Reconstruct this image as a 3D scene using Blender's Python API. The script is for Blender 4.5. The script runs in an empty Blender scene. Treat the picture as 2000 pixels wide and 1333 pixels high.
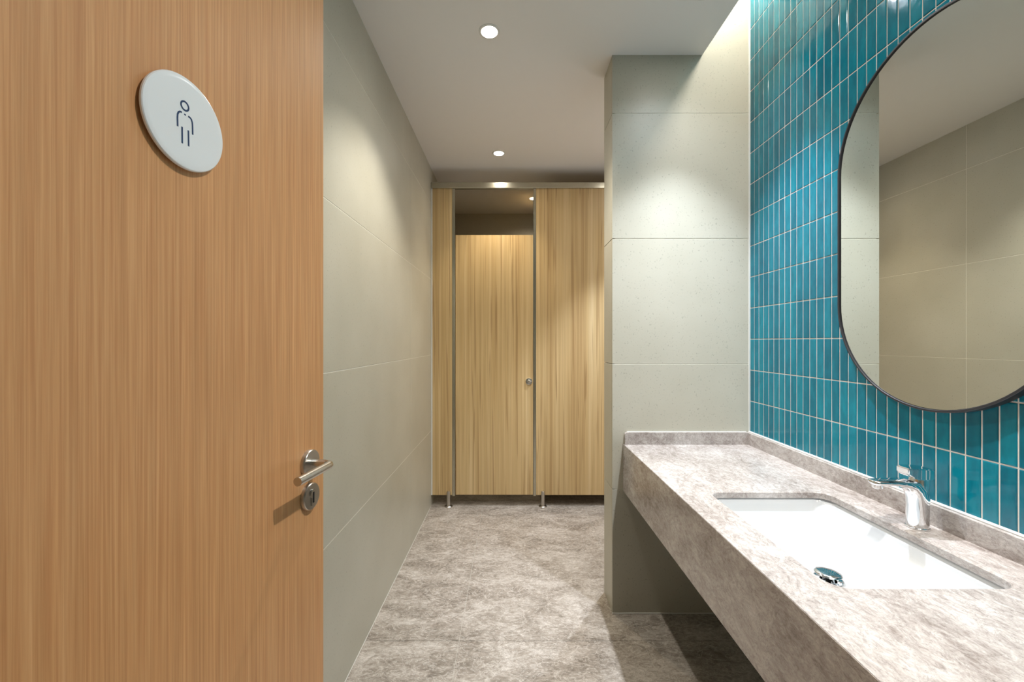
import bpy, bmesh, math, random
from mathutils import Vector, Matrix

random.seed(7)
scene = bpy.context.scene
COL = scene.collection

# ------------------------------------------------------------------ camera
F_PX = 820.0                      # focal length in pixels of a 2000 px wide frame
EYE = 1.306
cam_data = bpy.data.cameras.new('camera')
cam_data.sensor_width = 36.0
cam_data.lens = 36.0 * F_PX / 2000.0
cam_data.clip_start = 0.02
cam = bpy.data.objects.new('camera', cam_data)
cam.location = (0, 0, EYE)
cam.rotation_euler = (math.pi / 2, 0, 0)
COL.objects.link(cam)
scene.camera = cam

# ------------------------------------------------------------------ world and exposure
world = bpy.data.worlds.new('world')
scene.world = world
world.use_nodes = True
world.node_tree.nodes['Background'].inputs[0].default_value = (0.9, 0.95, 1, 1)
world.node_tree.nodes['Background'].inputs[1].default_value = 0.05
vs = scene.view_settings
vs.view_transform = 'Standard'
vs.look = 'None'
vs.exposure = 1.26
vs.gamma = 1.0
vs.use_curve_mapping = False

# light levels (watts) used by the lamp builders below
COVE_STRENGTH = 8.5

# ------------------------------------------------------------------ main sizes (metres)
XL = -0.64         # left wall face
XR = 1.1385        # glazed tile face
XG = 1.1405        # grout face of the tiled wall
H = 2.676          # ceiling
PX, PY0, PY1 = 0.480, 2.009, 2.187     # pier: left face, front, back
CT = 0.814         # counter top
CX = 0.532         # counter front
SY = 3.315         # toilet stall front
BY = 4.51          # back wall
FY = -1.5          # wall behind the camera
SLOT = 0.911       # ceiling edge at light slot

# ------------------------------------------------------------------ materials
def new_mat(name):
    m = bpy.data.materials.new(name)
    m.use_nodes = True
    nt = m.node_tree
    return m, nt, nt.nodes['Principled BSDF']

def N(nt, kind, **kw):
    n = nt.nodes.new(kind)
    for k, v in kw.items():
        if k in n.inputs.keys():
            n.inputs[k].default_value = v
        else:
            setattr(n, k, v)
    return n

def L(nt, a, b):
    nt.links.new(a, b)

def coords(nt, scale=(1, 1, 1), kind='Object', rnd=0.0):
    tc = N(nt, 'ShaderNodeTexCoord')
    mp = N(nt, 'ShaderNodeMapping')
    mp.inputs['Scale'].default_value = scale
    if rnd:
        oi = N(nt, 'ShaderNodeObjectInfo')
        mul = N(nt, 'ShaderNodeVectorMath', operation='SCALE')
        mul.inputs[0].default_value = (rnd, rnd * 0.7, rnd * 1.3)
        L(nt, oi.outputs['Random'], mul.inputs['Scale'])
        L(nt, mul.outputs[0], mp.inputs['Location'])
    L(nt, tc.outputs[kind], mp.inputs['Vector'])
    return mp.outputs['Vector']

def world_coords(nt, scale=(1, 1, 1), loc=(0, 0, 0), rot=(0, 0, 0)):
    g = N(nt, 'ShaderNodeNewGeometry')
    mp = N(nt, 'ShaderNodeMapping')
    mp.inputs['Scale'].default_value = scale
    mp.inputs['Location'].default_value = loc
    mp.inputs['Rotation'].default_value = rot
    L(nt, g.outputs['Position'], mp.inputs['Vector'])
    return mp.outputs['Vector']

def ramp(nt, fac, stops):
    r = N(nt, 'ShaderNodeValToRGB')
    els = r.color_ramp.elements
    while len(els) < len(stops):
        els.new(0.5)
    for e, (p, c) in zip(els, stops):
        e.position = p
        e.color = (*c, 1) if len(c) == 3 else c
    L(nt, fac, r.inputs['Fac'])
    return r.outputs['Color']

def noise(nt, vec, scale, detail=4, rough=0.5, dist=0.0):
    n = N(nt, 'ShaderNodeTexNoise', Scale=scale, Detail=detail, Roughness=rough, Distortion=dist)
    L(nt, vec, n.inputs['Vector'])
    return n.outputs['Fac']

def mix(nt, fac, a, b, blend='MIX'):
    m = N(nt, 'ShaderNodeMix', data_type='RGBA', blend_type=blend)
    for sock, v in ((m.inputs[0], fac), (m.inputs[6], a), (m.inputs[7], b)):
        if isinstance(v, (int, float)):
            sock.default_value = v
        elif isinstance(v, tuple):
            sock.default_value = (*v, 1)
        else:
            L(nt, v, sock)
    return m.outputs[2]

def bump(nt, bsdf, height, strength, dist=0.001):
    b = N(nt, 'ShaderNodeBump', Strength=strength, Distance=dist)
    L(nt, height, b.inputs['Height'])
    L(nt, b.outputs['Normal'], bsdf.inputs['Normal'])

def plain(name, col, rough=0.5, metal=0.0, spec=0.5, emit=None, emit_str=0.0):
    m, nt, b = new_mat(name)
    b.inputs['Base Color'].default_value = (*col, 1)
    b.inputs['Roughness'].default_value = rough
    b.inputs['Metallic'].default_value = metal
    b.inputs['Specular IOR Level'].default_value = spec
    if emit:
        b.inputs['Emission Color'].default_value = (*emit, 1)
        b.inputs['Emission Strength'].default_value = emit_str
    return m

def mat_wall_tile():
    m, nt, b = new_mat('speckled_wall_tile')
    v = world_coords(nt)
    cloud = noise(nt, v, 3.0, 3)
    base = ramp(nt, cloud, [(0.3, (0.465, 0.446, 0.370)), (0.7, (0.515, 0.496, 0.420))])
    sp = noise(nt, world_coords(nt, (1, 1, 0.75)), 150.0, 3, 0.6)
    pits = ramp(nt, sp, [(0.0, (0.62, 0.62, 0.62)), (0.31, (0.72, 0.72, 0.72)), (0.375, (1, 1, 1)), (1, (1, 1, 1))])
    L(nt, mix(nt, 1.0, base, pits, 'MULTIPLY'), b.inputs['Base Color'])
    b.inputs['Roughness'].default_value = 0.42
    b.inputs['Specular IOR Level'].default_value = 0.35
    bump(nt, b, sp, 0.15, 0.0005)
    return m

def mat_stone(name, stops, scale, vein, rough, rot=(0, 0, 0.5), gloss_vein=(0.75, 0.71, 0.66), vein_amt=0.55, rnd=0.0):
    m, nt, b = new_mat(name)
    v = world_coords(nt, scale, rot=rot)
    if rnd:
        oi = N(nt, 'ShaderNodeObjectInfo')
        sc = N(nt, 'ShaderNodeVectorMath', operation='SCALE')
        sc.inputs[0].default_value = (rnd, rnd * .6, rnd * 1.7)
        L(nt, oi.outputs['Random'], sc.inputs['Scale'])
        ad = N(nt, 'ShaderNodeVectorMath', operation='ADD')
        L(nt, v, ad.inputs[0]); L(nt, sc.outputs[0], ad.inputs[1])
        v = ad.outputs[0]
    big = noise(nt, v, 4.0, 5, 0.55, 1.0)
    med = noise(nt, v, 14.0, 9, 0.70, 2.2)
    mixed = N(nt, 'ShaderNodeMath', operation='MULTIPLY_ADD')
    mixed.inputs[1].default_value = 0.45
    L(nt, big, mixed.inputs[0])
    m65 = N(nt, 'ShaderNodeMath', operation='MULTIPLY'); m65.inputs[1].default_value = 0.55
    L(nt, med, m65.inputs[0]); L(nt, m65.outputs[0], mixed.inputs[2])
    col = ramp(nt, mixed.outputs[0], stops)
    fine = noise(nt, v, 75.0, 5, 0.7, 1.0)
    col = mix(nt, 0.8, col, ramp(nt, fine, [(0.30, (0.66, 0.64, 0.62)), (0.5, (1.0, 1.0, 1.0)), (0.7, (1.2, 1.2, 1.2))]), 'MULTIPLY')
    # ridged veins
    vn = noise(nt, v, vein, 7, 0.6, 2.4)
    ab = N(nt, 'ShaderNodeMath', operation='SUBTRACT'); ab.inputs[1].default_value = 0.5
    L(nt, vn, ab.inputs[0])
    ab2 = N(nt, 'ShaderNodeMath', operation='ABSOLUTE'); L(nt, ab.outputs[0], ab2.inputs[0])
    vm = ramp(nt, ab2.outputs[0], [(0.0, (vein_amt,) * 3), (0.022, (0, 0, 0))])
    col = mix(nt, vm, col, gloss_vein)
    # dark hairlines
    dn = noise(nt, v, vein * 1.7, 6, 0.6, 3.0)
    d1 = N(nt, 'ShaderNodeMath', operation='SUBTRACT'); d1.inputs[1].default_value = 0.46
    L(nt, dn, d1.inputs[0])
    d2 = N(nt, 'ShaderNodeMath', operation='ABSOLUTE'); L(nt, d1.outputs[0], d2.inputs[0])
    dm = ramp(nt, d2.outputs[0], [(0.0, (0.55,) * 3), (0.014, (0, 0, 0))])
    col = mix(nt, dm, col, tuple(c * 0.45 for c in stops[0][1]))
    L(nt, col, b.inputs['Base Color'])
    b.inputs['Roughness'].default_value = rough
    b.inputs['Specular IOR Level'].default_value = 0.45
    return m

def mat_door_wood():
    m, nt, b = new_mat('fine_grained_door_veneer')
    fine = noise(nt, coords(nt, (1, 1, 0.010)), 330.0, 4, 0.65)
    mid = noise(nt, coords(nt, (1, 1, 0.03)), 70.0, 3, 0.6)
    col = ramp(nt, fine, [(0.30, (0.56, 0.25, 0.098)), (0.52, (0.67, 0.34, 0.145)), (0.72, (0.76, 0.42, 0.20))])
    col = mix(nt, 0.6, col, ramp(nt, mid, [(0.3, (0.82, 0.80, 0.78)), (0.7, (1.1, 1.1, 1.1))]), 'MULTIPLY')
    L(nt, col, b.inputs['Base Color'])
    b.inputs['Roughness'].default_value = 0.42
    b.inputs['Specular IOR Level'].default_value = 0.4
    bump(nt, b, fine, 0.12, 0.0006)
    return m

def mat_stall_wood():
    m, nt, b = new_mat('striped_stall_laminate')
    v = coords(nt, (1, 1, 0.012), rnd=5.0)
    band = noise(nt, v, 26.0, 3, 0.6)
    fine = noise(nt, coords(nt, (1, 1, 0.010), rnd=5.0), 120.0, 3, 0.6, 0.3)
    line = noise(nt, coords(nt, (1, 1, 0.014), rnd=5.0), 64.0, 2, 0.5, 0.6)
    col = ramp(nt, band, [(0.28, (0.42, 0.275, 0.125)), (0.45, (0.54, 0.385, 0.190)), (0.6, (0.60, 0.445, 0.235)), (0.75, (0.67, 0.52, 0.30))])
    col = mix(nt, 0.8, col, ramp(nt, fine, [(0.25, (0.80, 0.76, 0.70)), (0.6, (1.06, 1.06, 1.06))]), 'MULTIPLY')
    col = mix(nt, ramp(nt, line, [(0.0, (0.7,) * 3), (0.34, (0.55,) * 3), (0.40, (0, 0, 0))]), col, (0.27, 0.155, 0.062))
    L(nt, col, b.inputs['Base Color'])
    b.inputs['Roughness'].default_value = 0.38
    b.inputs['Specular IOR Level'].default_value = 0.4
    return m

def mat_teal():
    m, nt, b = new_mat('teal_glaze')
    oi = N(nt, 'ShaderNodeObjectInfo')
    g = N(nt, 'ShaderNodeNewGeometry')
    ad = N(nt, 'ShaderNodeMath', operation='ADD')
    L(nt, oi.outputs['Random'], ad.inputs[0]); L(nt, g.outputs['Random Per Island'], ad.inputs[1])
    fr = N(nt, 'ShaderNodeMath', operation='FRACT'); L(nt, ad.outputs[0], fr.inputs[0])
    tint = ramp(nt, fr.outputs[0], [(0.0, (0.001, 0.125, 0.185)), (0.5, (0.002, 0.162, 0.232)), (1.0, (0.003, 0.195, 0.268))])
    mott = noise(nt, world_coords(nt, (1, 1, 0.35)), 42.0, 4, 0.6)
    col = mix(nt, 0.85, tint, ramp(nt, mott, [(0.3, (0.78, 0.78, 0.80)), (0.7, (1.22, 1.2, 1.15))]), 'MULTIPLY')
    L(nt, col, b.inputs['Base Color'])
    b.inputs['Roughness'].default_value = 0.09
    b.inputs['Specular IOR Level'].default_value = 0.42
    wav = noise(nt, world_coords(nt), 30.0, 2, 0.5)
    bump(nt, b, wav, 0.22, 0.002)
    return m

M = {}
M['wall'] = mat_wall_tile()
M['wall_grout'] = plain('pale_wall_joint', (0.76, 0.74, 0.66), 0.8)
M['floor'] = mat_stone('marbled_floor_stone', [(0.37, (0.175, 0.150, 0.125)), (0.5, (0.345, 0.305, 0.265)), (0.63, (0.53, 0.49, 0.45))],
                       (1.1, 2.0, 1), 10.0, 0.30, rot=(0, 0, 0.25))
M['floor_joint'] = plain('grey_floor_joint', (0.48, 0.45, 0.40), 0.8)
M['counter'] = mat_stone('grey_brown_counter_marble', [(0.37, (0.255, 0.215, 0.197)), (0.5, (0.42, 0.380, 0.358)), (0.63, (0.58, 0.55, 0.535))],
                         (2.0, 1.1, 2.0), 11.0, 0.22, rot=(0, 0, -0.5), gloss_vein=(0.62, 0.58, 0.55), vein_amt=0.35)
M['ceiling'] = plain('matt_white_ceiling_paint', (0.80, 0.79, 0.78), 0.9, spec=0.2)
M['door'] = mat_door_wood()
M['stall'] = mat_stall_wood()
M['teal'] = mat_teal()
M['grout'] = plain('pale_pink_grout', (0.82, 0.75, 0.69), 0.85, spec=0.2)
M['caulk_and_lit_edge'] = plain('white_sealant_and_lit_edge', (0.66, 0.66, 0.63), 0.5)
M['chrome'] = plain('chrome', (0.82, 0.84, 0.86), 0.06, 1.0)
M['steel'] = plain('brushed_steel', (0.55, 0.52, 0.48), 0.28, 1.0)
M['alu'] = plain('satin_aluminium', (0.48, 0.46, 0.38), 0.24, 1.0)
M['dark'] = plain('black_hole', (0.01, 0.01, 0.01), 0.6)
M['black'] = plain('black_powder_coat', (0.022, 0.022, 0.026), 0.42)
M['mirror'] = plain('silvered_mirror', (0.80, 0.83, 0.80), 0.0, 1.0)
M['porcelain'] = plain('white_porcelain', (0.62, 0.635, 0.65), 0.08, spec=0.5)
M['sign'] = plain('white_acrylic', (0.86, 0.87, 0.88), 0.2, spec=0.5)
M['navy'] = plain('navy_print', (0.008, 0.035, 0.11), 0.4)
M['trim_white'] = plain('white_lamp_trim', (0.75, 0.75, 0.73), 0.4)
M['lens'] = plain('lit_lamp_lens', (0.9, 0.9, 0.9), 0.4, emit=(1, 0.95, 0.87), emit_str=30.0)
M['lens_dim'] = plain('dim_lamp_lens', (0.9, 0.9, 0.9), 0.4, emit=(1, 0.90, 0.74), emit_str=5.0)
M['cove'] = plain('warm_lit_strip', (0.9, 0.9, 0.9), 0.4, emit=(1, 0.90, 0.76), emit_str=COVE_STRENGTH)

# ------------------------------------------------------------------ mesh helpers
def link(name, me, mat, parent=None):
    o = bpy.data.objects.new(name, me)
    COL.objects.link(o)
    if mat is not None and not me.materials:
        me.materials.append(mat)
    if parent is not None:
        o.parent = parent
    return o

def from_bm(name, bm, mat, parent=None, smooth=False, angle=None):
    bmesh.ops.recalc_face_normals(bm, faces=bm.faces)
    me = bpy.data.meshes.new(name)
    bm.to_mesh(me)
    bm.free()
    if smooth:
        for p in me.polygons:
            p.use_smooth = True
        if angle:
            me.set_sharp_from_angle(angle=math.radians(angle))
    return link(name, me, mat, parent)

def add_box(bm, lo, hi, bev=0.0, seg=1):
    lo, hi = Vector(lo), Vector(hi)
    r = bmesh.ops.create_cube(bm, size=1.0)
    vs_ = r['verts']
    for v in vs_:
        v.co = Vector(((lo[i] + hi[i]) / 2 + v.co[i] * (hi[i] - lo[i])) for i in range(3))
    if bev > 0:
        es = list({e for v in vs_ for e in v.link_edges})
        bmesh.ops.bevel(bm, geom=es, offset=bev, segments=seg, profile=0.5, affect='EDGES')

def box(name, lo, hi, mat, parent=None, bev=0.0, seg=1):
    bm = bmesh.new()
    add_box(bm, lo, hi, bev, seg)
    return from_bm(name, bm, mat, parent)

def ring_loft(bm, rings, close_start=True, close_end=True):
    """rings: list of lists of points, all the same length"""
    vr = [[bm.verts.new(p) for p in ring] for ring in rings]
    n = len(vr[0])
    for a, b in zip(vr, vr[1:]):
        for i in range(n):
            j = (i + 1) % n
            bm.faces.new((a[i], a[j], b[j], b[i]))
    if close_start:
        bm.faces.new(list(reversed(vr[0])))
    if close_end:
        bm.faces.new(vr[-1])

def lathe(name, prof, mat, parent=None, seg=40, axis='Z', angle=40, loc=(0, 0, 0)):
    """prof: (radius, height) list, closed with caps"""
    bm = bmesh.new()
    rings = []
    for r, h in prof:
        r = max(r, 1e-5)
        rings.append([(r * math.cos(2 * math.pi * k / seg), r * math.sin(2 * math.pi * k / seg), h) for k in range(seg)])
    ring_loft(bm, rings)
    if axis == 'Y':      # height along -Y
        bmesh.ops.transform(bm, matrix=Matrix.Rotation(math.pi / 2, 4, 'X'), verts=bm.verts)
    bmesh.ops.translate(bm, vec=loc, verts=bm.verts)
    return from_bm(name, bm, mat, parent, True, angle)

def tube(bm, pts, rad, seg=16, caps=True):
    pts = [Vector(p) for p in pts]
    rings = []
    up = None
    for i, p in enumerate(pts):
        t = (pts[min(i + 1, len(pts) - 1)] - pts[max(i - 1, 0)]).normalized()
        if up is None:
            up = Vector((0, 0, 1)) if abs(t.z) < 0.9 else Vector((1, 0, 0))
        s = t.cross(up).normalized()
        up = s.cross(t).normalized()
        r = rad[i] if isinstance(rad, (list, tuple)) else rad
        rings.append([p + (s * math.cos(2 * math.pi * k / seg) + up * math.sin(2 * math.pi * k / seg)) * r for k in range(seg)])
    ring_loft(bm, rings, caps, caps)

def rrect(cx, cy, hx, hy, r, seg=8):
    """rounded rectangle outline, anticlockwise"""
    pts = []
    for qx, qy, a0 in ((1, 1, 0), (-1, 1, 90), (-1, -1, 180), (1, -1, 270)):
        for k in range(seg + 1):
            a = math.radians(a0 + 90 * k / seg)
            pts.append((cx + qx * (hx - r) + r * math.cos(a), cy + qy * (hy - r) + r * math.sin(a)))
    return pts

def empty(name, loc=(0, 0, 0), rotz=0.0):
    o = bpy.data.objects.new(name, None)
    o.empty_display_size = 0.1
    o.location = loc
    o.rotation_euler = (0, 0, rotz)
    COL.objects.link(o)
    return o

def tag(o, label, cat, group=None):
    o['label'] = label
    o['category'] = cat
    if group:
        o['group'] = group
    return o

def struct(o, label=None):
    o['kind'] = 'structure'
    if label:
        o['label'] = label
    return o

# ------------------------------------------------------------------ floor
floor = struct(box('floor', (XL - 0.1, FY - 0.1, -0.10), (1.30, BY + 0.1, -0.0015), M['floor_joint']),
               'marbled grey-brown stone floor with fine joints')
T = 0.8
g = 0.0018
xs = [XL, -0.23, 0.57, XG]
ys = [FY]
y = 1.828 - 5 * T
while y < BY:
    if y > FY + 0.02:
        ys.append(y)
    y += T
ys.append(BY)
for i in range(len(xs) - 1):
    for j in range(len(ys) - 1):
        box('floor_tile', (xs[i] + g / 2, ys[j] + g / 2, -0.012), (xs[i + 1] - g / 2, ys[j + 1] - g / 2, 0.0), M['floor'], floor, 0.0006)

# ------------------------------------------------------------------ wall slabs
rows = [0.0, 0.596, 1.196, 1.796, 2.396]
JG = 0.0028

def slabs_x(parent, xface, y_edges, z_edges, sign, th=0.010, name='wall_panel'):
    """slabs on a wall whose face looks along sign*X"""
    for a, b in zip(y_edges, y_edges[1:]):
        for c, d in zip(z_edges, z_edges[1:]):
            lo, hi = sorted((xface, xface - sign * th))
            box(name, (lo, a + JG / 2, c + JG / 2), (hi, b - JG / 2, d - JG / 2), M['wall'], parent, 0.0008)

def slabs_y(parent, yface, x_edges, z_edges, th=0.010, name='wall_panel'):
    """slabs on a wall whose face looks along -Y"""
    for a, b in zip(x_edges, x_edges[1:]):
        for c, d in zip(z_edges, z_edges[1:]):
            box(name, (a + JG / 2, yface, c + JG / 2), (b - JG / 2, yface + th, d - JG / 2), M['wall'], parent, 0.0008)

wl = struct(box('wall_left', (XL - 0.12, FY - 0.1, -0.05), (XL - 0.0010, BY + 0.1, H + 0.05), M['wall_grout']),
            'olive-beige stone-tiled left wall with large panels')
slabs_x(wl, XL, [FY, 0.14, 1.40, 2.66, 3.92, BY], rows + [H], 1)

wb = struct(box('wall_back', (XL - 0.1, BY + 0.0010, -0.05), (1.30, BY + 0.12, H + 0.05), M['wall_grout']),
            'beige tiled wall at the rear of the toilet stall')
slabs_y(wb, BY, [XL, 0.5, XG], rows + [H])
wf = struct(box('wall_front', (XL - 0.1, FY - 0.12, -0.05), (1.30, FY, 3.05), M['wall']), 'beige wall opposite the stalls')
nib = struct(box('wall_entry', (XL, -0.06, 0), (-0.498, 0.026, H), M['wall'], None, 0.002), 'short beige wall return that carries the wooden door')

# pier between vanity and stalls
pier = struct(box('wall_pier', (PX + 0.0115, PY0 + 0.0015, 0), (XG, PY1, 3.0), M['wall_grout']),
              'speckled pale grey tiled pier at the end of the vanity')
slabs_y(pier, PY0, [PX - JG / 2, XR], rows + [3.0])
slabs_x(pier, PX, [PY0 + 0.0115, PY1], rows + [H], -1)

# ------------------------------------------------------------------ tiled right wall
wr = struct(box('wall_right', (XG, FY - 0.1, -0.05), (XG + 0.14, BY + 0.1, 3.05), M['grout']),
            'teal glazed narrow vertical tiles with pale grout on the vanity wall')
TP, TH_, GR = 0.0368, 0.148, 0.0038
tw, th = TP - GR, TH_ - GR

def tile_geo(w, h):
    """front looks along -X; returns verts, faces"""
    V, Fc = [], []
    for d, ins in ((0.0, 0.0), (0.0010, 0.0), (0.0017, 0.0007), (0.0021, 0.0026)):
        for sy, sz in ((-1, -1), (1, -1), (1, 1), (-1, 1)):
            V.append((-d, sy * (w / 2 - ins), sz * (h / 2 - ins)))
    for k in range(3):
        for i in range(4):
            j = (i + 1) % 4
            Fc.append((k * 4 + i, k * 4 + 4 + i, k * 4 + 4 + j, k * 4 + j))
    Fc.append((12, 15, 14, 13))
    return V, Fc

def tile_mesh(w, h, name='tile'):
    V, Fc = tile_geo(w, h)
    me = bpy.data.meshes.new(name)
    me.from_pydata(V, [], Fc)
    me.materials.append(M['teal'])
    return me

col_edges = [PY0 - 0.001, 1.9754]
while col_edges[-1] > FY:
    col_edges.append(col_edges[-1] - TP)
row_lines = [1.315 + TH_ * k for k in range(-9, 13)]
MIR_Y, MIR_R, MIR_TOP, MIR_BOT = 1.127, 0.311, 2.176, 1.117

def behind_mirror(y, z):
    cz = min(max(z, MIR_BOT + MIR_R), MIR_TOP - MIR_R)
    return math.hypot(y - MIR_Y, z - cz)

cand = []
for ci in range(len(col_edges) - 1):
    ya, yb = col_edges[ci + 1], col_edges[ci]
    for ri in range(len(row_lines) - 1):
        za, zb = row_lines[ri], min(row_lines[ri + 1], 3.0)
        if zb - za < 0.03:
            continue
        yc, zc = (ya + yb) / 2, (za + zb) / 2
        area = 0
        if yc > 0.05 and zc > 0.87:
            px = 1000 + F_PX * XR / yc
            tz = [667 - F_PX * (z - EYE) / yc for z in (za, zb)]
            hid = all(behind_mirror(yy, zz) < MIR_R - 0.03 for yy in (ya, yb) for zz in (za, zb))
            if px < 2010 and min(tz) < 1340 and max(tz) > -5 and not hid:
                area = (F_PX / yc) ** 2 * XR / yc * (zb - za)
        cand.append((area, ya, yb, za, zb))
cand.sort(key=lambda c: -c[0])
shared = {}
sV, sF = [], []
for n, (area, ya, yb, za, zb) in enumerate(cand):
    w, h = yb - ya - GR, zb - za - GR
    c = Vector((XG + 0.0001, (ya + yb) / 2, (za + zb) / 2))
    rot = Matrix.Rotation(random.gauss(0, 0.0035), 3, 'Z') @ Matrix.Rotation(random.gauss(0, 0.0025), 3, 'Y')
    if n < 298 and area > 0:
        key = (round(w, 4), round(h, 4))
        if key not in shared:
            shared[key] = tile_mesh(w, h)
        o = bpy.data.objects.new('tile', shared[key])
        COL.objects.link(o)
        o.parent = wr
        o.matrix_local = Matrix.Translation(c) @ rot.to_4x4()
    else:
        V, Fc = tile_geo(w, h)
        b0 = len(sV)
        sV += [tuple(c + rot @ Vector(v)) for v in V]
        sF += [tuple(b0 + i for i in f) for f in Fc]
me = bpy.data.meshes.new('tile_field')
me.from_pydata(sV, [], sF)
st = link('tile_field', me, M['teal'], wr)
st['kind'] = 'stuff'

# ------------------------------------------------------------------ ceiling with the light slot
bm = bmesh.new()
pl = [(XL - 0.1, FY - 0.1), (SLOT, FY - 0.1), (SLOT, PY0 + 0.012), (1.25, PY0 + 0.012), (1.25, BY + 0.1), (XL - 0.1, BY + 0.1)]
vb = [bm.verts.new((x, y, H)) for x, y in pl]
f = bm.faces.new(vb)
r = bmesh.ops.extrude_face_region(bm, geom=[f])
for v in r['geom']:
    if isinstance(v, bmesh.types.BMVert):
        v.co.z = H + 0.06
ceil = struct(from_bm('ceiling', bm, M['ceiling']), 'matt white flat ceiling with a light slot along the tiled wall')
box('slot_upstand', (SLOT - 0.03, FY, H + 0.055), (SLOT, PY0 + 0.01, 3.0), M['ceiling'], ceil)
box('slot_cover', (SLOT - 0.03, FY - 0.1, 3.0), (XG + 0.02, PY0 + 0.05, 3.04), M['ceiling'], ceil)

strip = empty('strip_light', (1.065, 0.6, 2.99))
box('housing', (-0.066, -1.3, -0.004), (0.066, 1.38, 0.010), M['trim_white'], strip)
box('diffuser', (-0.058, -1.29, -0.009), (0.058, 1.37, -0.004), M['cove'], strip, 0.002)
tag(strip, 'warm strip light hidden in the ceiling slot above the teal tiles', 'light')

# sealant lines and the lit backsplash top
t1 = struct(box('trim_1', (XL, 0.03, 0.0), (XL + 0.0025, SY - 0.02, 0.003), M['caulk_and_lit_edge'], None, 0.0008), 'pale sealant line along the foot of the left wall')
t2 = struct(box('trim_2', (XR - 0.007, PY0 - 0.003, 0.873), (XR + 0.002, PY0 + 0.001, 3.0), M['caulk_and_lit_edge'], None, 0.001), 'white sealant line in the corner of pier and teal tiles')
t3 = struct(box('trim_3', (1.1275, 0.06, 0.8705), (XR + 0.001, PY0 - 0.003, 0.8755), M['caulk_and_lit_edge'], None, 0.0015), 'white strip painting the lit top of the stone backsplash')  # white strip paints the splash's top surface as brightly lit
t4 = struct(box('trim_4', (PX - 0.002, PY0 - 0.003, 0.0), (XR, PY0 + 0.001, 0.005), M['caulk_and_lit_edge'], None, 0.001), 'pale sealant line at the foot of the pier')

# ------------------------------------------------------------------ stone vanity counter
HX, HY, HR = 0.830, 1.1015, 0.042      # basin cut-out centre, corner radius
HWX, HWY = 0.190, 0.2665
CY0, CY1 = 0.06, PY0
van = empty('vanity_counter', (0, 0, 0))
tag(van, 'long grey-brown marbled stone vanity counter with deep apron', 'counter')

def counter_top():
    bm = bmesh.new()
    n_seg = 8
    inner = rrect(HX, HY, HWX, HWY, HR, n_seg)
    x0, x1, y0, y1 = CX, 1.1195, CY0, CY1 - 0.0002
    def ringpts(z, inset):
        return [(HX + (px - HX) * (1 + inset), HY + (py - HY) * (1 + inset * 0.7), z) for px, py in inner]
    top_i = [bm.verts.new((px, py, CT)) for px, py in rrect(HX, HY, HWX + 0.0025, HWY + 0.0025, HR + 0.0025, n_seg)]
    lip_i = [bm.verts.new((px, py, CT - 0.0025)) for px, py in inner]
    bot_i = [bm.verts.new((px, py, CT - 0.020)) for px, py in inner]
    n = len(inner)
    co = [(x1, y1), (x0, y1), (x0, y0), (x1, y0)]
    top_o = [bm.verts.new((*c, CT)) for c in co]
    bot_o = [bm.verts.new((*c, CT - 0.020)) for c in co]
    q = n_seg + 1
    for i in range(n):
        j = (i + 1) % n
        bm.faces.new((top_i[i], lip_i[i], lip_i[j], top_i[j]))
        bm.faces.new((lip_i[i], bot_i[i], bot_i[j], lip_i[j]))
    for k in range(4):
        for i in range(k * q, k * q + n_seg):
            bm.faces.new((top_o[k], top_i[i], top_i[i + 1]))
            bm.faces.new((bot_o[k], bot_i[i + 1], bot_i[i]))
        a, b = k * q + n_seg, ((k + 1) * q) % n
        kk = (k + 1) % 4
        bm.faces.new((top_o[k], top_i[a], top_i[b], top_o[kk]))
        bm.faces.new((bot_o[k], bot_o[kk], bot_i[b], bot_i[a]))
        bm.faces.new((top_o[k], top_o[kk], bot_o[kk], bot_o[k]))
    return from_bm('worktop', bm, M['counter'], van)
counter_top()
box('apron', (CX - 0.0008, CY0, 0.589), (CX + 0.020, CY1, CT - 0.0006), M['counter'], van, 0.001)
box('end_panel', (CX + 0.020, CY0, 0.589), (1.1195, CY0 + 0.02, CT - 0.020), M['counter'], van, 0.001)
box('backsplash', (1.1185, CY0, CT - 0.02), (XR - 0.0001, CY1 - 0.0005, 0.871), M['counter'], van, 0.0015)
# end splash with a rounded free corner
bm = bmesh.new()
sx0, sx1, sz0, sz1, sr = CX + 0.004, 1.1180, CT + 0.0002, 0.871, 0.012
prof = [(sx1, sz0), (sx1, sz1)] + [(sx0 + sr - sr * math.sin(a), sz1 - sr + sr * math.cos(a)) for a in [math.pi / 2 * k / 6 for k in range(7)]] + [(sx0, sz0)]
ring_loft(bm, [[(x, PY0 - 0.019, z) for x, z in prof], [(x, PY0 - 0.0002, z) for x, z in prof]])
from_bm('end_splash', bm, M['counter'], van)
box('end_sealant', (sx0 + 0.012, PY0 - 0.008, 0.8705), (sx1, PY0 - 0.0002, 0.8745), M['caulk_and_lit_edge'], van, 0.001)

# ------------------------------------------------------------------ basin
basin = empty('washbasin', (HX, HY, 0.66))
tag(basin, 'white rectangular undermount washbasin set into the stone counter', 'sink')

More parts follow.
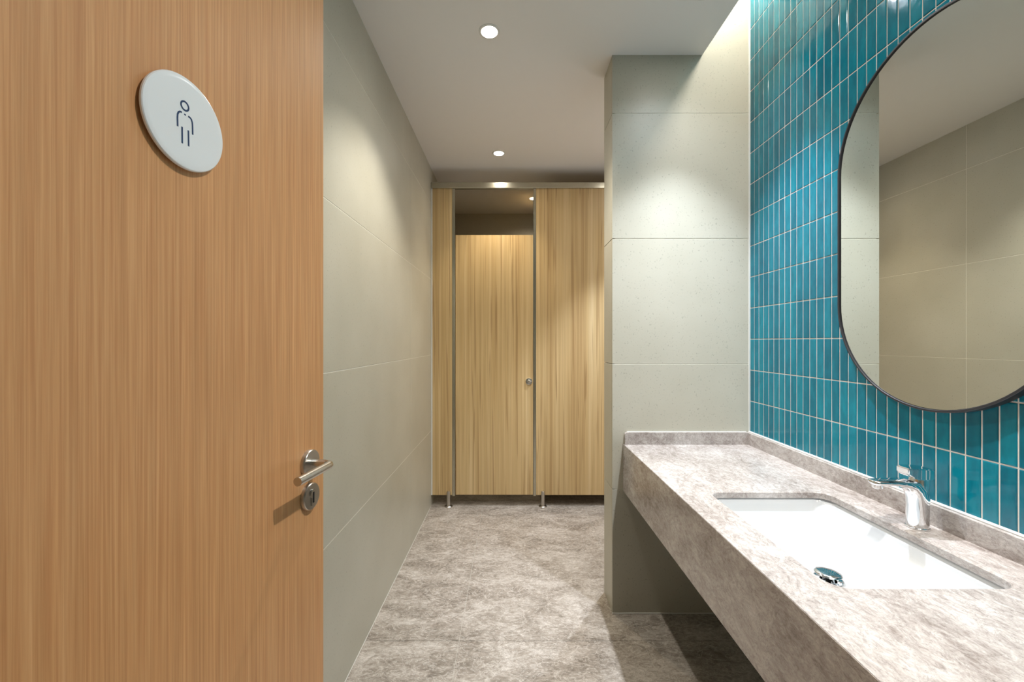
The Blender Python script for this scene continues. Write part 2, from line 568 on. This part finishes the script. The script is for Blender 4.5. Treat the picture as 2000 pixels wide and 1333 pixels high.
def bowl():
    bm = bmesh.new()
    prof = [  # inset, z, corner radius
        (-0.028, CT - 0.0205, 0.055), (-0.004, CT - 0.0205, 0.046), (0.000, CT - 0.023, 0.044), (0.004, CT - 0.040, 0.045),
        (0.008, CT - 0.058, 0.047), (0.014, CT - 0.068, 0.050), (0.026, CT - 0.077, 0.055), (0.045, CT - 0.085, 0.055),
        (0.075, CT - 0.097, 0.055), (0.110, CT - 0.111, 0.050), (0.140, CT - 0.124, 0.036), (0.158, CT - 0.133, 0.028)]
    rings = []
    for ins, z, rr in prof:
        hx, hy = HWX + 0.004 - ins, HWY + 0.004 - ins * 1.38
        rr = min(rr, hx - 0.002, hy - 0.002)
        rings.append([(px - HX, py - HY, z - 0.66) for px, py in rrect(HX, HY, hx, hy, rr, 8)])
    outer = [(0.150, CT - 0.150, 0.03), (0.04, CT - 0.112, 0.06), (-0.012, CT - 0.070, 0.055), (-0.016, CT - 0.034, 0.055), (-0.028, CT - 0.032, 0.055)]
    # drain hole rim
    n = len(rings[0])
    hole = []
    for k, (px, py, pz) in enumerate(rings[-1]):
        a = math.atan2(py, px)
        hole.append((0.0235 * math.cos(a), 0.0235 * math.sin(a), CT - 0.136 - 0.66))
    rings.append(hole)
    rings.append([(p[0] * 0.95, p[1] * 0.95, p[2] - 0.03) for p in hole])
    # outside of the bowl back up to the flange
    rings.append([(p[0] * 1.3, p[1] * 1.3, p[2] - 0.03) for p in hole])
    for ins, z, rr in outer:
        hx, hy = HWX + 0.004 - ins, HWY + 0.004 - ins * 1.38
        rr = min(rr, hx - 0.002, hy - 0.002)
        rings.append([(px - HX, py - HY, z - 0.66) for px, py in rrect(HX, HY, hx, hy, rr, 8)])
    rings.append(rings[0])
    ring_loft(bm, rings, False, False)
    bmesh.ops.remove_doubles(bm, verts=bm.verts, dist=1e-5)
    return from_bm('bowl', bm, M['porcelain'], basin, True, 60)
bowl()
zf = CT - 0.136 - 0.66
lathe('drain_flange', [(0.0225, zf - 0.028), (0.0225, zf + 0.0005), (0.033, zf + 0.0035), (0.033, zf + 0.0055), (0.028, zf + 0.0065), (0.019, zf + 0.002), (0.019, zf - 0.02)], M['chrome'], basin, 40)
lathe('drain_stem', [(0.006, zf - 0.02), (0.006, zf + 0.016)], M['dark'], basin, 20)
lathe('drain_cap', [(0.004, zf + 0.0135), (0.018, zf + 0.0145), (0.0325, zf + 0.0185), (0.0335, zf + 0.0200), (0.0325, zf + 0.0216), (0.026, zf + 0.0243), (0.014, zf + 0.0262), (0.001, zf + 0.0268)], M['chrome'], basin, 48)

# ------------------------------------------------------------------ tap
FXc, FYc = 1.070, 1.108
tap = empty('basin_tap', (FXc, FYc, CT))
tag(tap, 'chrome single-lever mixer tap behind the white basin', 'tap')
lathe('base_ring', [(0.0245, 0.0), (0.0255, 0.001), (0.0255, 0.004), (0.0245, 0.005)], M['chrome'], tap, 40)

def ell_ring(c, tang, wide, thick, seg=28, power=2.0):
    """super-ellipse ring, wide along Y, thick in the XZ plane across tang"""
    t = Vector(tang).normalized()
    side = Vector((0, 1, 0))
    nrm = t.cross(side).normalized()
    out = []
    for k in range(seg):
        a = 2 * math.pi * k / seg
        ca, sa = math.cos(a), math.sin(a)
        u = math.copysign(abs(ca) ** (2 / power), ca) * wide
        w = math.copysign(abs(sa) ** (2 / power), sa) * thick
        out.append(Vector(c) + side * u + nrm * w)
    return out

bm = bmesh.new()
path = [((0.000, 0, 0.004), (0, 0, 1), .0235, .0235, 2.0), ((0.000, 0, 0.030), (0, 0, 1), .0228, .0235, 2.1),
        ((0.0005, 0, 0.060), (0, 0, 1), .0220, .0240, 2.2), ((0.000, 0, 0.082), (-.12, 0, 1), .0218, .0250, 2.3),
        ((-0.004, 0, 0.098), (-.45, 0, 1), .0215, .0245, 2.4), ((-0.016, 0, 0.110), (-1, 0, .8), .0212, .0190, 2.6),
        ((-0.034, 0, 0.1165), (-1, 0, .28), .0208, .0118, 2.8), ((-0.060, 0, 0.1195), (-1, 0, .06), .0200, .0080, 3.0),
        ((-0.084, 0, 0.1200), (-1, 0, 0), .0190, .0070, 3.0), ((-0.108, 0, 0.1198), (-1, 0, -.02), .0178, .0066, 3.0),
        ((-0.119, 0, 0.1196), (-1, 0, -.02), .0150, .0058, 2.8), ((-0.1225, 0, 0.1195), (-1, 0, 0), .0100, .0035, 2.4)]
ring_loft(bm, [ell_ring(c, t, w, k, 28, p) for c, t, w, k, p in path])
from_bm('body', bm, M['chrome'], tap, True, 60)
lathe('aerator', [(0.0105, 0.104), (0.0115, 0.105), (0.0115, 0.116)], M['chrome'], tap, 28, loc=(-0.106, 0, 0))
lathe('cartridge_collar', [(0.0205, 0.098), (0.0205, 0.128), (0.0195, 0.131)], M['chrome'], tap, 36, loc=(0.004, 0, 0))
# lever: a wedge with a broad flat top
bm = bmesh.new()
def lev(x, hw, z0, z1):
    return [(x, -hw, z0), (x, hw, z0), (x, hw, z1), (x, -hw, z1)]
ring_loft(bm, [lev(0.0290, 0.0165, 0.130, 0.1560), lev(0.022, 0.0215, 0.130, 0.1575), lev(0.000, 0.0225, 0.130, 0.1595),
               lev(-0.015, 0.0220, 0.1305, 0.1600), lev(-0.027, 0.0205, 0.1350, 0.1600), lev(-0.040, 0.0180, 0.1440, 0.1595)])
bmesh.ops.bevel(bm, geom=list(bm.edges), offset=0.0022, segments=2, affect='EDGES', clamp_overlap=True)
from_bm('lever', bm, M['chrome'], tap, True, 35)

# ------------------------------------------------------------------ mirror
mir = empty('wall_mirror', (XR, MIR_Y, MIR_BOT))
tag(mir, 'capsule-shaped wall mirror with thin black frame on the teal tiles', 'mirror')

def capsule(r, seg=40):
    hz = (MIR_TOP - MIR_BOT) / 2 - MIR_R
    cz = (MIR_TOP - MIR_BOT) / 2
    pts = []
    for k in range(seg + 1):
        a = math.pi * k / seg
        pts.append((r * math.cos(a), cz + hz + r * math.sin(a)))
    for k in range(seg + 1):
        a = math.pi + math.pi * k / seg
        pts.append((r * math.cos(a), cz - hz + r * math.sin(a)))
    return pts

bm = bmesh.new()
def cr(r, x):
    return [(x, y, z) for y, z in capsule(r)]
frame_rings = [cr(MIR_R, -0.0005), cr(MIR_R, -0.0235), cr(MIR_R - 0.001, -0.0245), cr(MIR_R - 0.0055, -0.0245), cr(MIR_R - 0.0065, -0.0235), cr(MIR_R - 0.0065, -0.0005)]
ring_loft(bm, frame_rings + [frame_rings[0]], False, False)
bmesh.ops.remove_doubles(bm, verts=bm.verts, dist=1e-6)
from_bm('frame', bm, M['black'], mir, True, 30)
bm = bmesh.new()
ring_loft(bm, [cr(MIR_R - 0.0068, -0.0120), cr(MIR_R - 0.0068, -0.0188), cr(MIR_R - 0.0078, -0.0198)])
from_bm('glass', bm, M['mirror'], mir)
bm = bmesh.new()
ring_loft(bm, [cr(MIR_R - 0.0068, -0.0008), cr(MIR_R - 0.0068, -0.0119)])
from_bm('backing', bm, M['black'], mir)

# ------------------------------------------------------------------ wooden entrance door
TD, CD = 0.115, 0.5                   # door plane: x = -CD + TD*y
nrm = math.sqrt(1 + TD * TD)
HG = 0.030                            # hinge depth
door = empty('door_1', (-CD + TD * HG, HG, 0), math.atan2(1, TD))
struct(door, 'open warm brown wooden door with vertical fine grain')
door['category'] = 'door'
DL = (0.887 - HG) * nrm
box('leaf', (0, 0, 0.008), (DL, 0.040, 2.12), M['door'], door, 0.0012)
box('hinge', (-0.004, 0.012, 0.25), (0.0, 0.03, 0.35), M['steel'], door)
box('hinge', (-0.004, 0.012, 1.75), (0.0, 0.03, 1.85), M['steel'], door)

def door_local(px, py, off=0.0):
    """pixel -> (s, z) on the door face moved off metres into the room"""
    u = (px - 1000) / F_PX
    c = CD - off * nrm
    yy = c / (TD - u)
    return yy * nrm - HG * nrm, EYE + (667 - py) / F_PX * yy

# lever handle
hs, hz = 0.833 * nrm - HG * nrm, 1.064
handle = empty('door_handle')
handle.parent = door
lathe('rosette', [(0.0265, 0.0), (0.0265, 0.0070), (0.0250, 0.0088), (0.0110, 0.0090)], M['steel'], handle, 40, 'Y', loc=(hs, 0, hz))
bm = bmesh.new()
bend = [(hs, -0.008, hz), (hs, -0.030, hz), (hs, -0.036, hz)]
for k in range(1, 7):
    a = math.pi / 2 * k / 6
    bend.append((hs - 0.013 * (1 - math.cos(a)), -0.036 - 0.013 * math.sin(a), hz))
bend += [(hs - 0.05, -0.049, hz), (hs - 0.108, -0.049, hz)]
tube(bm, bend, 0.0078, 20)
from_bm('grip', bm, M['steel'], handle, True, 50)
lock = empty('lock_escutcheon')
lock.parent = door
lz = 0.998
lathe('rosette', [(0.0265, 0.0), (0.0265, 0.0070), (0.0250, 0.0088), (0.0200, 0.0090)], M['steel'], lock, 40, 'Y', loc=(hs, 0, lz))
bm = bmesh.new()
tube(bm, [(hs, -0.0085, lz + 0.006), (hs, -0.0115, lz + 0.006)], 0.0085, 20)
add_box(bm, (hs - 0.005, -0.0112, lz - 0.017), (hs + 0.005, -0.0085, lz + 0.004))
from_bm('cylinder', bm, M['steel'], lock, True, 30)
box('keyway', (hs - 0.0016, -0.0122, lz - 0.012), (hs + 0.0016, -0.0110, lz + 0.009), M['dark'], lock)

# round sign on the door
ang = math.atan2(1, TD)
ss, sz = 0.5572 - HG * nrm, EYE + 0.2865
SR = 0.0600
d3 = Vector((TD, 1, 0)) / nrm
base = Vector(door.location) + d3 * ss + Vector((0, 0, sz))
sign = empty('door_sign', base, ang)
tag(sign, 'round white restroom sign with navy figure on the wooden door', 'sign')
lathe('mount', [(SR * 0.55, 0.0003), (SR * 0.55, 0.0042)], M['sign'], sign, 40, 'Y')
lathe('disc', [(SR - 0.001, 0.0040), (SR, 0.0046), (SR, 0.0072), (SR - 0.0010, 0.0084), (SR - 0.0028, 0.0090), (SR * 0.87, 0.0090)], M['sign'], sign, 96, 'Y', 25)

def ribbon(bm, pts, w=0.0021, y0=-0.0089, y1=-0.0094, closed=False):
    pts = [Vector((p[0], p[1])) for p in pts]
    n = len(pts)
    rings = []
    for i, p in enumerate(pts):
        if closed:
            t = pts[(i + 1) % n] - pts[i - 1]
        else:
            t = pts[min(i + 1, n - 1)] - pts[max(i - 1, 0)]
        t.normalize()
        nn = Vector((-t.y, t.x)) * w / 2
        a, b = p + nn, p - nn
        rings.append([(a.x, y0, a.y), (a.x, y1, a.y), (b.x, y1, b.y), (b.x, y0, b.y)])
    if closed:
        ring_loft(bm, rings + [rings[0]], False, False)
    else:
        ring_loft(bm, rings)

def pic(zx, zy):
    s, z = door_local(zx / 5.127 + 240, zy / 5.127 + 110, 0.0092)
    return s - ss, z - sz
hc = pic(628, 505)
bm = bmesh.new()
ribbon(bm, [(hc[0] + 0.0056 * math.cos(2 * math.pi * k / 28), hc[1] + 0.0056 * math.sin(2 * math.pi * k / 28)) for k in range(28)], closed=True)
from_bm('figure_head', bm, M['navy'], sign)
nk = pic(630, 592)
bm = bmesh.new(); ribbon(bm, [(nk[0] - 0.0012, nk[1]), (nk[0] + 0.0012, nk[1])], 0.0016)
from_bm('figure_collar', bm, M['navy'], sign)
for chain in ([(597, 567), (580, 560), (565, 565), (556, 585), (554, 620), (556, 707)],
              [(662, 610), (680, 622), (693, 640), (702, 672), (704, 710), (706, 792)]):
    bm = bmesh.new(); ribbon(bm, [pic(*p) for p in chain])
    from_bm('figure_arm', bm, M['navy'], sign)
for chain in ([(600, 713), (602, 877)], [(663, 750), (666, 908)]):
    bm = bmesh.new(); ribbon(bm, [pic(*p) for p in chain])
    from_bm('figure_leg', bm, M['navy'], sign)

# ------------------------------------------------------------------ toilet stall front
stall = empty('toilet_stall', (0, SY, 0))
tag(stall, 'oak-look laminate toilet stall front with closed door and steel feet', 'stall')
PT = 0.018
box('side_panel', (XL + 0.012, 0, 0.089), (-0.472, PT, 2.511), M['stall'], stall, 0.0008)
box('wide_panel', (0.190, 0, 0.089), (XG - 0.001, PT, 2.511), M['stall'], stall, 0.0008)
sd = box('stall_door', (-0.446, -0.001, 0.092), (0.166, PT - 0.001, 2.143), M['stall'], stall, 0.0008)
box('head_rail', (XL + 0.001, -0.012, 2.511), (XG - 0.001, PT + 0.012, 2.556), M['alu'], stall, 0.002)
box('wall_channel', (XL + 0.0005, -0.003, 0.089), (XL + 0.012, PT + 0.003, 2.545), M['caulk_and_lit_edge'], stall, 0.0008)
box('edge_channel', (-0.472, -0.0025, 0.082), (-0.450, PT + 0.003, 2.511), M['alu'], stall, 0.001)
box('edge_channel', (0.1685, -0.0025, 0.082), (0.1900, PT + 0.003, 2.511), M['alu'], stall, 0.001)
box('partition', (0.234, PT + 0.001, 0.089), (0.252, BY - SY - 0.001, 2.507), M['stall'], stall, 0.0008)
for fx in (-0.500, 0.243):
    ft = lathe('foot', [(0.0150, 0.006), (0.0150, 0.112), (0.0125, 0.120), (0.006, 0.124)], M['steel'], stall, 28, loc=(fx, -0.006, 0))
    lathe('foot_flange', [(0.031, 0.0), (0.031, 0.005), (0.027, 0.009), (0.015, 0.010)], M['steel'], ft, 32, loc=(fx, -0.006, 0))
lk = lathe('stall_lock', [(0.0275, 0.0), (0.0275, 0.007), (0.0250, 0.010), (0.0170, 0.011)], M['chrome'], sd, 36, 'Y', loc=(0.133, -0.001, 0.987))
lathe('lock_knob', [(0.015, 0.010), (0.014, 0.018), (0.010, 0.020)], M['steel'], sd, 28, 'Y', loc=(0.133, -0.001, 0.987))

# ------------------------------------------------------------------ ceiling downlights
WARM = (1.0, 0.86, 0.64)
SOFT = (1.0, 0.94, 0.83)
COOL = (0.81, 0.89, 1.0)
DAY = (1.0, 0.97, 0.93)

def downlight(x, y, label, col, beam, spill, lens='lens'):
    """beam, spill: (watts, half angle in degrees, edge blend)"""
    t = empty('downlight', (x, y, H))
    tag(t, label, 'light', 'recessed ceiling downlights')
    bm = bmesh.new()
    seg = 48
    prof = [(0.047, 0.0), (0.047, -0.002), (0.044, -0.0038), (0.036, -0.0035), (0.034, 0.0)]
    rings = [[(r_ * math.cos(2 * math.pi * k / seg), r_ * math.sin(2 * math.pi * k / seg), z) for k in range(seg)] for r_, z in prof]
    ring_loft(bm, rings, False, False)
    from_bm('trim_ring', bm, M['trim_white'], t, True, 40)
    lathe('lens', [(0.034, -0.0004), (0.034, -0.0010), (0.026, -0.0016)], M[lens], t, 40)
    for nm, (w, half, bl) in (('beam', beam), ('spill', spill)):
        if w <= 0:
            continue
        ld = bpy.data.lights.new(nm, 'SPOT')
        ld.energy = w
        ld.color = col
        ld.spot_size = math.radians(half * 2)
        ld.spot_blend = bl
        ld.shadow_soft_size = 0.022
        lo = bpy.data.objects.new('lamp_' + nm, ld)
        lo.location = (0, 0, -0.030)
        COL.objects.link(lo)
        lo.parent = t
    return t

downlight(-0.100, 1.857, 'bright round ceiling downlight nearest the camera, above the corridor floor', SOFT, (27, 55, 0.6), (3, 78, 0.9))
downlight(-0.097, 3.060, 'smaller-looking round ceiling downlight just in front of the toilet stall', WARM, (17, 44, 0.8), (3, 75, 0.9))
downlight(0.760, 1.640, 'ceiling downlight over the counter by the pier', COOL, (60, 37, 0.85), (4, 70, 0.9))
downlight(0.760, 0.440, 'ceiling downlight over the near end of the counter', DAY, (32, 42, 0.9), (29, 78, 0.9))
downlight(0.850, 2.750, 'ceiling downlight behind the pier', COOL, (64, 36, 0.6), (2, 75, 0.9))
downlight(0.205, 4.030, 'dim ceiling downlight above the stall, seen over the stall door', WARM, (3.5, 40, 0.6), (5, 78, 0.8), 'lens_dim')
